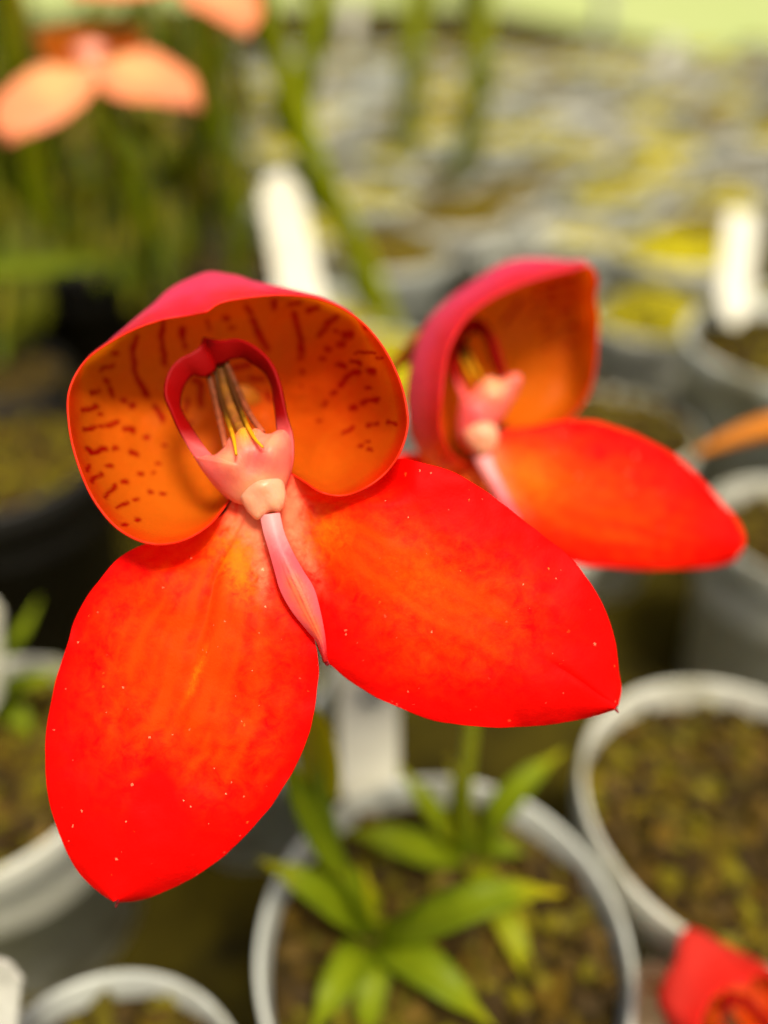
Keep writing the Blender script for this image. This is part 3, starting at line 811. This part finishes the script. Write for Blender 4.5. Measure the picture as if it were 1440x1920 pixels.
POT_CACHE = {}
def pot(loc, Rr, H, label, group=None, mat='pot', top='soil', near=True, seed=1, fill=0.013, tilt=0.0):
    key = (round(Rr, 4), round(H, 4), near, mat)
    if key not in POT_CACHE:
        V, Fc = lathe(pot_profile(Rr, H), 72 if near else 40)
        POT_CACHE[key] = mesh_data('plant_pot', V, Fc)
        POT_CACHE[key].materials.append(M[mat])
    o = link('plant_pot', POT_CACHE[key], None, (loc[0], loc[1], 0.0))
    o.rotation_euler = (tilt, 0, rnd.uniform(0, 6.28))
    tag(o, label, 'plant pot', group)
    rs = Rr * 0.945
    if near:
        V, Fc = soil_disc(rs, H - fill, 0.0022, 0.002, seed, 40, 90)
        me = mesh_data('soil', V, Fc)
        link('soil', me, o, None, [M[top]])
        V, Fc, col = chips(rs, H - fill, 420, seed)
        me = mesh_data('bark_chips', V, Fc, col, smooth=False)
        ch = link('bark_chips', me, o, None, [M['chip']])
        ch['kind'] = 'stuff'
    else:
        k2 = (round(Rr, 4), round(H, 4), top, seed % 6)
        if k2 not in POT_CACHE:
            dome = 0.020 if top.startswith('moss') else 0.001
            V, Fc = soil_disc(rs, H - fill, 0.003, dome, seed % 6 + 3, 14, 36, 45)
            POT_CACHE[k2] = mesh_data('soil', V, Fc)
            POT_CACHE[k2].materials.append(M[top])
        link('soil', POT_CACHE[k2], o)
    return o

placed = []
def pot_px(px, py, Rr, H, **kw):
    p = on_plane(px, py, H)
    placed.append((p[0], p[1], Rr))
    return pot(p, Rr, H, **kw), p

potA, pA = pot_px(832, 1760, 0.0530, 0.110, label='pale grey pot of bark soil holding the green leaf rosettes below the front bloom', mat='pot2', seed=2)
potB, pB = pot_px(1394, 1503, 0.0515, 0.116, label='cream-grey pot of mossy brown soil beside the rosette pot, under the big petal tip', seed=11, top='moss_brown')
potC, pC = pot_px(-35, 1420, 0.0470, 0.110, label='greenish-white pot of golden-brown moss cut off beside the lower petal', seed=23, top='moss_brown')
potD, pD = pot_px(160, 2165, 0.0400, 0.108, label='grey pot whose rim just shows under the pointed lower petal', mat='pot2', seed=31)
potE, pE = pot_px(1505, 990, 0.0450, 0.110, label='pale pot half out of the picture behind the rear bloom petal tip', seed=41)
potF, pF = pot_px(1150, 800, 0.0500, 0.110, label='pot full of dark olive moss directly behind the rear bloom', seed=53, top='moss_brown', fill=0.004)
potG, pG = pot_px(1512, 642, 0.0700, 0.152, label='large pale pot with a white label standing in it', mat='pot2', seed=61, top='moss')
potI, pI = pot_px(425, 1235, 0.0430, 0.106, label='grey pot mostly hidden behind the two front petals', mat='pot2', seed=71)
potJ, pJ = pot_px(960, 960, 0.0480, 0.106, label='pale pot hidden behind the rear bloom and front petal', seed=83)
potK, pK = pot_px(-20, 850, 0.0600, 0.130, label='black plastic pot topped with yellow-brown moss beside the front hood', mat='blackpot', seed=97, top='moss')

# the field of pots running away to the far edge of the bench
rr = random.Random(5)
row = 0
y = 0.47
nf = 0
while y < 3.1:
    x = -1.0 + (row % 2) * 0.071
    while x < 1.9:
        px_, py_ = x + rr.uniform(-.013, .013), y + rr.uniform(-.010, .010)
        Rr, H = rr.choice([(0.060, 0.106), (0.060, 0.106), (0.064, 0.116), (0.054, 0.100)])
        d = np.dot(np.array([px_, py_, H]) - CAM, FWD)
        u = CX + px_ / d * F_PX
        v = CY - np.dot(np.array([px_, py_, H]) - CAM, UP) / d * F_PX
        edge = bench_far[0][1] + (px_ - bench_far[0][0]) / (bench_far[1][0] - bench_far[0][0]) * (bench_far[1][1] - bench_far[0][1])
        if -110 < u < 1560 and -60 < v < 1000 and py_ < edge - 0.06 and all((px_ - a) ** 2 + (py_ - b) ** 2 > (Rr + c) ** 2 for a, b, c in placed):
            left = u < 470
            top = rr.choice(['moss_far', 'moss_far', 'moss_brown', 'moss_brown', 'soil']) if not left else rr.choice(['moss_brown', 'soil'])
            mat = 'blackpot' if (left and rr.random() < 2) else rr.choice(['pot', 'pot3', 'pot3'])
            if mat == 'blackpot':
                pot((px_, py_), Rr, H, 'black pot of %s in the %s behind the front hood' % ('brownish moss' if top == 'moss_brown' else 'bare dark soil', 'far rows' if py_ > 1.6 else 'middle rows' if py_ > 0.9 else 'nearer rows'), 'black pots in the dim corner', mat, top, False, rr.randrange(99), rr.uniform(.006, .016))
            else:
                pot((px_, py_), Rr, H, 'pale plastic pot of %s in the %s of the bench' % ({'moss_far': 'mounded yellow moss', 'moss_brown': 'brownish moss', 'soil': 'bare dark soil'}[top], 'blurred far rows' if py_ > 1.6 else 'middle rows' if py_ > 0.9 else 'nearer rows'), 'pots in rows on the bench', mat, top, False, rr.randrange(99), rr.choice([.002, .005, .010, .020]))
            placed.append((px_, py_, Rr))
            nf += 1
        x += 0.143
    y += 0.128
    row += 1
print('field pots', nf)

# ------------------------------------------------------------------ orchid plants
def stem(parent, base, path, radii, mat='stem', n=40, colf=None, name='stem'):
    V, Fc = tube([np.array(p, float) for p in path], radii, 12, n)
    t = np.repeat(np.linspace(0, 1, n), 12)
    col = colf(t) if colf else np.zeros((len(t), 3))
    return wmesh(name, V, Fc, parent, base, [M[mat]], col)

def soilpt(px, py, H=0.098):
    return on_plane(px, py, H)

# front bloom
B1 = front_bloom()
base = soilpt(700, 1752)
t1 = thing('orchid_plant', base, 'sharp red orchid in front with spotted orange hood and two broad petals', 'orchid', 'red orchids')
o1 = B1.origin()
put_bloom(B1, t1, base, o1)
nb = o1 - FWD * -0.012
ov = o1 + FWD * 0.010
stem(t1, base, [o1 + FWD * 0.006, ov + FWD * 0.012 - UP * 0.004, ov + FWD * 0.024 - UP * 0.016, at(560, 1330, 0.168), at(592, 1450, 0.188), at(628, 1600, 0.203), base + (0, 0, -0.004)], [0.0022, 0.0026, 0.0024, 0.0021, 0.0023, 0.0026, 0.003],
     colf=lambda t: np.stack([sstep(0.62, 0.35, t) * 0.8, 0.6 * (1 - sstep(0.1, 0.35, t)), 0 * t], -1))
def leaf_px(parent, base, pts, width, **kw):
    return add_leaf(parent, base, [at(*p) for p in pts], width, **kw)
def droot(px, py):
    p = soilpt(px, py)
    return np.dot(p - CAM, FWD)
dA = droot(705, 1760)
leaf_px(t1, base, [(612, 1500, .196), (598, 1430, .188), (585, 1360, .181), (566, 1290, .175)], 0.0105, tipyellow=1.0, yellow=0.95, normal=(.3, -1, .3))
leaf_px(t1, base, [(640, 1640, .203), (590, 1540, .193), (548, 1450, .186), (530, 1390, .183)], 0.008, tipyellow=.7, normal=(0, -1, .5), light=.6)
leaf_px(t1, base, [(700, 1755, dA), (620, 1690, dA - .018), (545, 1640, dA - .022), (480, 1610, dA - .016)], 0.0115, tipyellow=1.0, light=.5)
leaf_px(t1, base, [(705, 1755, dA), (800, 1730, dA - .02), (900, 1690, dA - .026), (980, 1672, dA - .022), (1060, 1676, dA - .014)], 0.0120, tipyellow=1.3, light=.4)
leaf_px(t1, base, [(705, 1765, dA), (760, 1790, dA - .02), (830, 1840, dA - .028), (930, 1930, dA - .028)], 0.0125, tipyellow=.6, light=.5)
leaf_px(t1, base, [(700, 1770, dA), (660, 1810, dA - .02), (620, 1870, dA - .028), (580, 1950, dA - .03)], 0.0125, tipyellow=.3, light=.8)
leaf_px(t1, base, [(702, 1770, dA), (700, 1830, dA - .018), (690, 1900, dA - .022), (670, 1960, dA - .02)], 0.0100, tipyellow=.3, light=.8)
leaf_px(t1, base, [(700, 1750, dA), (680, 1690, dA - .014), (650, 1640, dA - .02), (600, 1590, dA - .022)], 0.0090, tipyellow=.5, light=.5)
leaf_px(t1, base, [(705, 1750, dA), (700, 1700, dA - .012), (690, 1660, dA - .015), (680, 1625, dA - .014)], 0.0060, tipyellow=.8, yellow=.3)

# rear bloom
B2 = side_bloom()
base2 = soilpt(878, 1606)
t2 = thing('orchid_plant', base2, 'slightly blurred red orchid behind, turned sideways, one petal pointing away', 'orchid', 'red orchids')
o2 = B2.origin()
put_bloom(B2, t2, base2, o2)
d2 = droot(878, 1606)
stem(t2, base2, [o2 + FWD * 0.008, o2 + FWD * 0.02 - UP * 0.006, o2 + FWD * 0.03 - UP * 0.022, at(905, 1150, .198), at(885, 1350, .212), at(872, 1480, .222), base2 + (0, 0, -.004)], [0.0024, .0026, .0024, .0022, .0022, .0024, .003],
     colf=lambda t: np.stack([0.35 * (1 - t), 0.4 * (1 - sstep(.1, .3, t)), 0 * t], -1))
leaf_px(t2, base2, [(875, 1600, d2), (866, 1540, d2 - .010), (858, 1470, d2 - .012), (840, 1415, d2 - .008)], 0.0085, tipyellow=.8, yellow=.35, light=.6, normal=(0, -.8, .5))
leaf_px(t2, base2, [(868, 1605, d2), (790, 1595, d2 - .014), (710, 1570, d2 - .018), (640, 1560, d2 - .012)], 0.0125, tipyellow=.6, light=1.0)
leaf_px(t2, base2, [(885, 1590, d2), (930, 1530, d2 - .012), (985, 1465, d2 - .014), (1060, 1405, d2 - .006)], 0.0100, tipyellow=.9, light=.8)
leaf_px(t2, base2, [(885, 1610, d2), (925, 1680, d2 - .018), (965, 1760, d2 - .028), (1000, 1870, d2 - .030)], 0.0095, tipyellow=.8, yellow=.35, light=.7)
leaf_px(t2, base2, [(865, 1595, d2), (825, 1540, d2 - .010), (780, 1480, d2 - .012), (745, 1430, d2 - .008)], 0.0085, tipyellow=.5, light=.8, yellow=.1)
leaf_px(t2, base2, [(885, 1600, d2), (940, 1590, d2 - .008), (990, 1600, d2 - .008)], 0.0075, tipyellow=.3, light=.4)

# a further red bloom low in the corner
SAL = {'sepal': 's_sepal', 'sepal_edge': 's_sepal', 'hood_in': 's_hood_in', 'hood_out': 's_hood_out', 'hood_rim': 's_hood_out', 'petal': 's_petal', 'column': 's_col', 'stigma': 's_col', 'lip': 's_col', 'tip': 's_petal', 'spur': 's_petal', 'anther': 's_petal'}
BL = front_bloom(0.4)
def rotm(ax, ay, az):
    return np.array(Matrix.Rotation(R(az), 3, 'Z') @ Matrix.Rotation(R(ay), 3, 'Y') @ Matrix.Rotation(R(ax), 3, 'X'))
base3 = on_plane(1560, 2150, 0.10)
t3 = thing('orchid_plant', base3, 'very blurred red orchid peeping in at the corner below the cream-grey pot', 'orchid', 'red orchids')
o3 = at(1490, 2120, 0.172)
put_bloom(BL, t3, base3, o3, rotm(-25, 20, -18), 0.85, {'hood_out': 'coral'})
stem(t3, base3, [o3 + FWD * .008, o3 + FWD * .02 - UP * .01, base3 + (0, 0, .05), base3 + (0, 0, -.10)], [.002, .0022, .0022, .0026])

# salmon orchids at the back
def salmon(px, py, depth, rot, scale, foot, label):
    b = np.array([*foot, 0.10])
    t = thing('orchid_plant', b, label, 'orchid', 'salmon orchids')
    o = at(px, py, depth)
    put_bloom(BL, t, b, o, rot, scale, SAL)
    back = o + FWD * .014 * scale
    stem(t, b, [o + FWD * .006, back - UP * .01, back * .6 + b * .4 + (0, 0, .02), b], [.0034, .0052, .0058, .0060], 'stalk')
    return t
f1 = on_plane(330, 640, .10)
salmon(165, 95, .32, rotm(-30, 0, -3), 0.86, (f1[0], f1[1]), 'salmon orange orchid with a pink column on a slanting green stalk')
f2 = on_plane(450, 560, .10)
salmon(372, -62, .34, rotm(-35, -15, -32), .85, (f2[0], f2[1]), 'salmon orchid petal dipping in from the top edge beside a dark stalk')

# flower stalks and leafy shoots of the plants behind
def shoot(pts, w, label, n=5, seed=1, mat='stalk', lw=.014, group='tall green shoots', leaf=True, leafmat='leaf'):
    b = at(*pts[-1])
    b = np.array([b[0], b[1], b[2]])
    t = thing('leafy_shoot', b, label, 'shoot', group)
    P = [at(*p) for p in pts]
    rs = random.Random(seed)
    stem(t, b, P, [w * .7, w, w * 1.1], mat, colf=lambda q: np.stack([0.3 * np.sin(q * 9 + seed) ** 2, 0 * q, 0 * q], -1))
    if leaf:
        Q = hermite(P, 40)
        for k in range(n):
            i = int(6 + 30 * k / max(1, n - 1))
            a = Q[i]
            side = rs.choice([-1, 1])
            up = (Q[max(0, i - 8)] - a)
            up = up / np.linalg.norm(up)
            e = a + up * rs.uniform(.03, .055) + np.array([side * rs.uniform(.006, .016), rs.uniform(-.01, .01), 0])
            V, Fc, col = leaf_mesh([a, a * .55 + e * .45 + np.array([side * .006, 0, 0]), e], lw * rs.uniform(.7, 1.1), n=12, m=5, normal=(side * .6, -1, .2), tipyellow=.4, light=.6)
            wmesh('leaf', V, Fc, t, b, [M[leafmat]], col, .0006)
    return t
shoot([(475, -60, .36), (525, 120, .40), (585, 290, .44), (680, 490, .52), (740, 640, .58)], .0080, 'bright green stalk slanting down to the white label behind the front hood', 3, 3, lw=.016)
shoot([(612, -60, .40), (592, 60, .42), (566, 190, .45), (575, 300, .48)], .0075, 'upright green stalk meeting the slanting one in a fork above the white label', 2, 4, lw=.014)
shoot([(372, -60, .42), (376, 120, .45), (372, 300, .50), (366, 480, .56)], .0085, 'broad dark green stalk under the salmon petal at the top edge', 4, 5, 'stem', .02)
shoot([(905, -60, .80), (898, 100, .85), (880, 260, .95), (850, 340, 1.02)], .0150, 'single upright green stalk among the far pots above the rear bloom', 3, 6, lw=.03)
shoot([(780, -60, .95), (776, 90, 1.0), (765, 230, 1.1), (750, 330, 1.2)], .0170, 'yellowish stalk beside the single upright green one among far pots', 4, 7, lw=.035)
shoot([(20, -60, .30), (28, 60, .32), (50, 200, .35), (80, 420, .40)], .0050, 'green stalk rising past the salmon orchid at the top corner', 2, 8, lw=.014)
rs = random.Random(12)
for k in range(24):
    x = rs.uniform(-60, 455)
    d = rs.uniform(.46, .80)
    yb = 960 + F_PX * ((0.232 / d) - 0.588) / 0.809
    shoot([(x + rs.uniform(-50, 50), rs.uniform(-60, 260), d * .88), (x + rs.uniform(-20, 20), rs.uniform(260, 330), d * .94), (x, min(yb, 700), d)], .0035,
          'slender shade-darkened green leafy shoot in the dim thicket behind the front hood', 5, 20 + k, 'stem', .018, 'thicket of leafy shoots', leafmat='leaf_dim')
# a long blade lying across the thicket
bl = at(-40, 505, .42)
tb = thing('grass_blade', bl, 'long green blade lying level across the thicket beside the front hood', 'blade')
V, Fc, col = leaf_mesh([at(-40, 505, .42), at(60, 500, .43), at(160, 490, .44), at(270, 488, .45)], .011, light=.8, normal=(0, -1, .3), tipyellow=.1)
wmesh('leaf', V, Fc, tb, bl, [M['leaf']], col, .0006)

# leafy plant in the pot by the lower petal
bp = soilpt(-40, 1300)
tp = thing('young_orchid', bp, 'young green leaves rising from the greenish-white pot beside the lower petal', 'orchid')
dp = np.dot(bp - CAM, FWD)
leaf_px(tp, bp, [(-40, 1300, dp), (0, 1240, dp - .02), (45, 1180, dp - .025), (75, 1120, dp - .02)], .012, light=.7, tipyellow=.1)
leaf_px(tp, bp, [(-40, 1300, dp), (20, 1290, dp - .025), (90, 1270, dp - .03), (150, 1250, dp - .025)], .013, light=.7, tipyellow=.2)
leaf_px(tp, bp, [(-40, 1310, dp), (0, 1320, dp - .02), (40, 1350, dp - .025), (70, 1400, dp - .02)], .012, light=.9, tipyellow=.1)
leaf_px(tp, bp, [(-40, 1310, dp), (-60, 1250, dp - .02), (-70, 1190, dp - .025)], .012, light=.5)

# orange-brown bud reaching in from the side
bb = on_plane(1700, 1000, .11)
bt = thing('orchid_bud', bb, 'orange-brown tapering bud reaching in between the pale pots at the side', 'bud')
V, Fc = tube([at(1300, 852, .262), at(1340, 835, .262), (at(1390, 815, .262)), at(1450, 800, .264), at(1520, 800, .266)], [.0009, .0030, .0042, .0052, .0056], 14, 26)
wmesh('bud', V, Fc, bt, bb, [M['spur']], np.zeros((len(V), 3)))
stem(bt, bb, [at(1515, 800, .266), at(1580, 830, .27), bb + (0, 0, .04), bb], [.0028, .003, .003, .003])

# ------------------------------------------------------------------ plant labels
def label_stake(bot, top, width, facing, label, mat='tagw', marks=(), rnd_top=True, curve=0.0):
    bot, top = np.array(bot, float), np.array(top, float)
    ax = top - bot
    L = np.linalg.norm(ax)
    ax /= L
    f = np.array(facing, float)
    f = f - ax * (f @ ax)
    f /= np.linalg.norm(f)
    s = np.cross(ax, f)
    t = thing('plant_label', bot, label, 'plant label', 'plant labels')
    n = 14
    prof = []
    for i in range(n):
        q = i / (n - 1)
        w = width / 2
        if q < .18: w *= .25 + .75 * q / .18
        if q > .93: w *= math.sqrt(max(0.05, 1 - ((q - .93) / .07) ** 2 * .8)) if rnd_top else 1
        prof.append((q, w))
    V, Fc = [], []
    for q, w in prof:
        bend = curve * L * (q * q)
        for sg in (-1, 1):
            for th in (-1, 1):
                V.append(bot + ax * (q * L) + s * sg * w + f * (th * .0006 + bend))
    for i in range(n - 1):
        a, b = i * 4, i * 4 + 4
        Fc += [(a, a + 2, b + 2, b), (a + 1, b + 1, b + 3, a + 3), (a, b, b + 1, a + 1), (a + 2, a + 3, b + 3, b + 2)]
    Fc += [(0, 1, 3, 2), ((n - 1) * 4, (n - 1) * 4 + 2, (n - 1) * 4 + 3, (n - 1) * 4 + 1)]
    wmesh('stake', V, Fc, t, bot, [M[mat]], smooth=False)
    for path, r in marks:
        P = [bot + ax * (v * L) + s * (u * width) + f * (.0009 + curve * L * v * v) for u, v in path]
        V, Fc = tube(P, [r, r], 6, 8)
        wmesh('pencil_mark', V, Fc, t, bot, [M['pencil']])
    return t
back = -FWD
label_stake(at(650, 960, .350), at(518, 325, .430), .0240, back, 'bright white label leaning in the stalks just above the front hood')
label_stake(at(1372, 610, .455), at(1392, 400, .505), .022, back, 'upright bright white label standing in the large pale pot', rnd_top=False)
label_stake(on_plane(692, 1535, .094), at(692, 1225, .250), .0205, back + np.array([.1, 0, 0]), 'weathered white label with a pencil mark between the front petals', 'tagw',
            [([(-.12, .70), (-.02, .76)], .0011), ([(-.02, .76), (.02, .69)], .0011), ([(.08, .77), (.22, .75)], .0011), ([(.10, .71), (.2, .72)], .0011)], curve=-.04)
label_stake(at(-22, 1330, .262), at(-24, 1120, .232), .010, back, 'white label cut by the picture edge among the young green leaves')
label_stake(at(-30, 2100, .185), at(-5, 1800, .165), .012, back, 'white label cut off at the bottom corner below the greenish-white pot', 'tagg')
label_stake(at(1330, 2080, .225), at(1195, 1815, .212), .018, back + np.array([-.2, 0, .3]), 'cream stained label behind the blurred corner bloom', 'cream')
for px, py, d, w, tl in [(655, 90, 1.5, .03, 8), (1240, 150, 1.8, .03, 10)]:
    a = at(px, py, d)
    a2 = a + np.array([math.sin(R(tl)) * .09, 0.02, math.cos(R(tl)) * .09])
    label_stake(a, a2, w, back, 'white label among the far pot rows at %s' % {655: 'the top, left of the forked stalks', 1012: 'mid bench, lying flat above the rear bloom', 1240: 'the far bench edge', 930: 'mid bench, lying nearest the rear bloom'}[px])

# pale post at the far edge of the bench
pp = on_plane(1125, 78, 0.0)
po = thing('white_post', pp, 'pale upright post at the far edge of the bench', 'post')
V, Fc = lathe([(.028, 0), (.030, .004), (.030, .9), (.026, .905)], 20)
wmesh('post', np.array(V) + pp, Fc, po, pp, [M['post']])
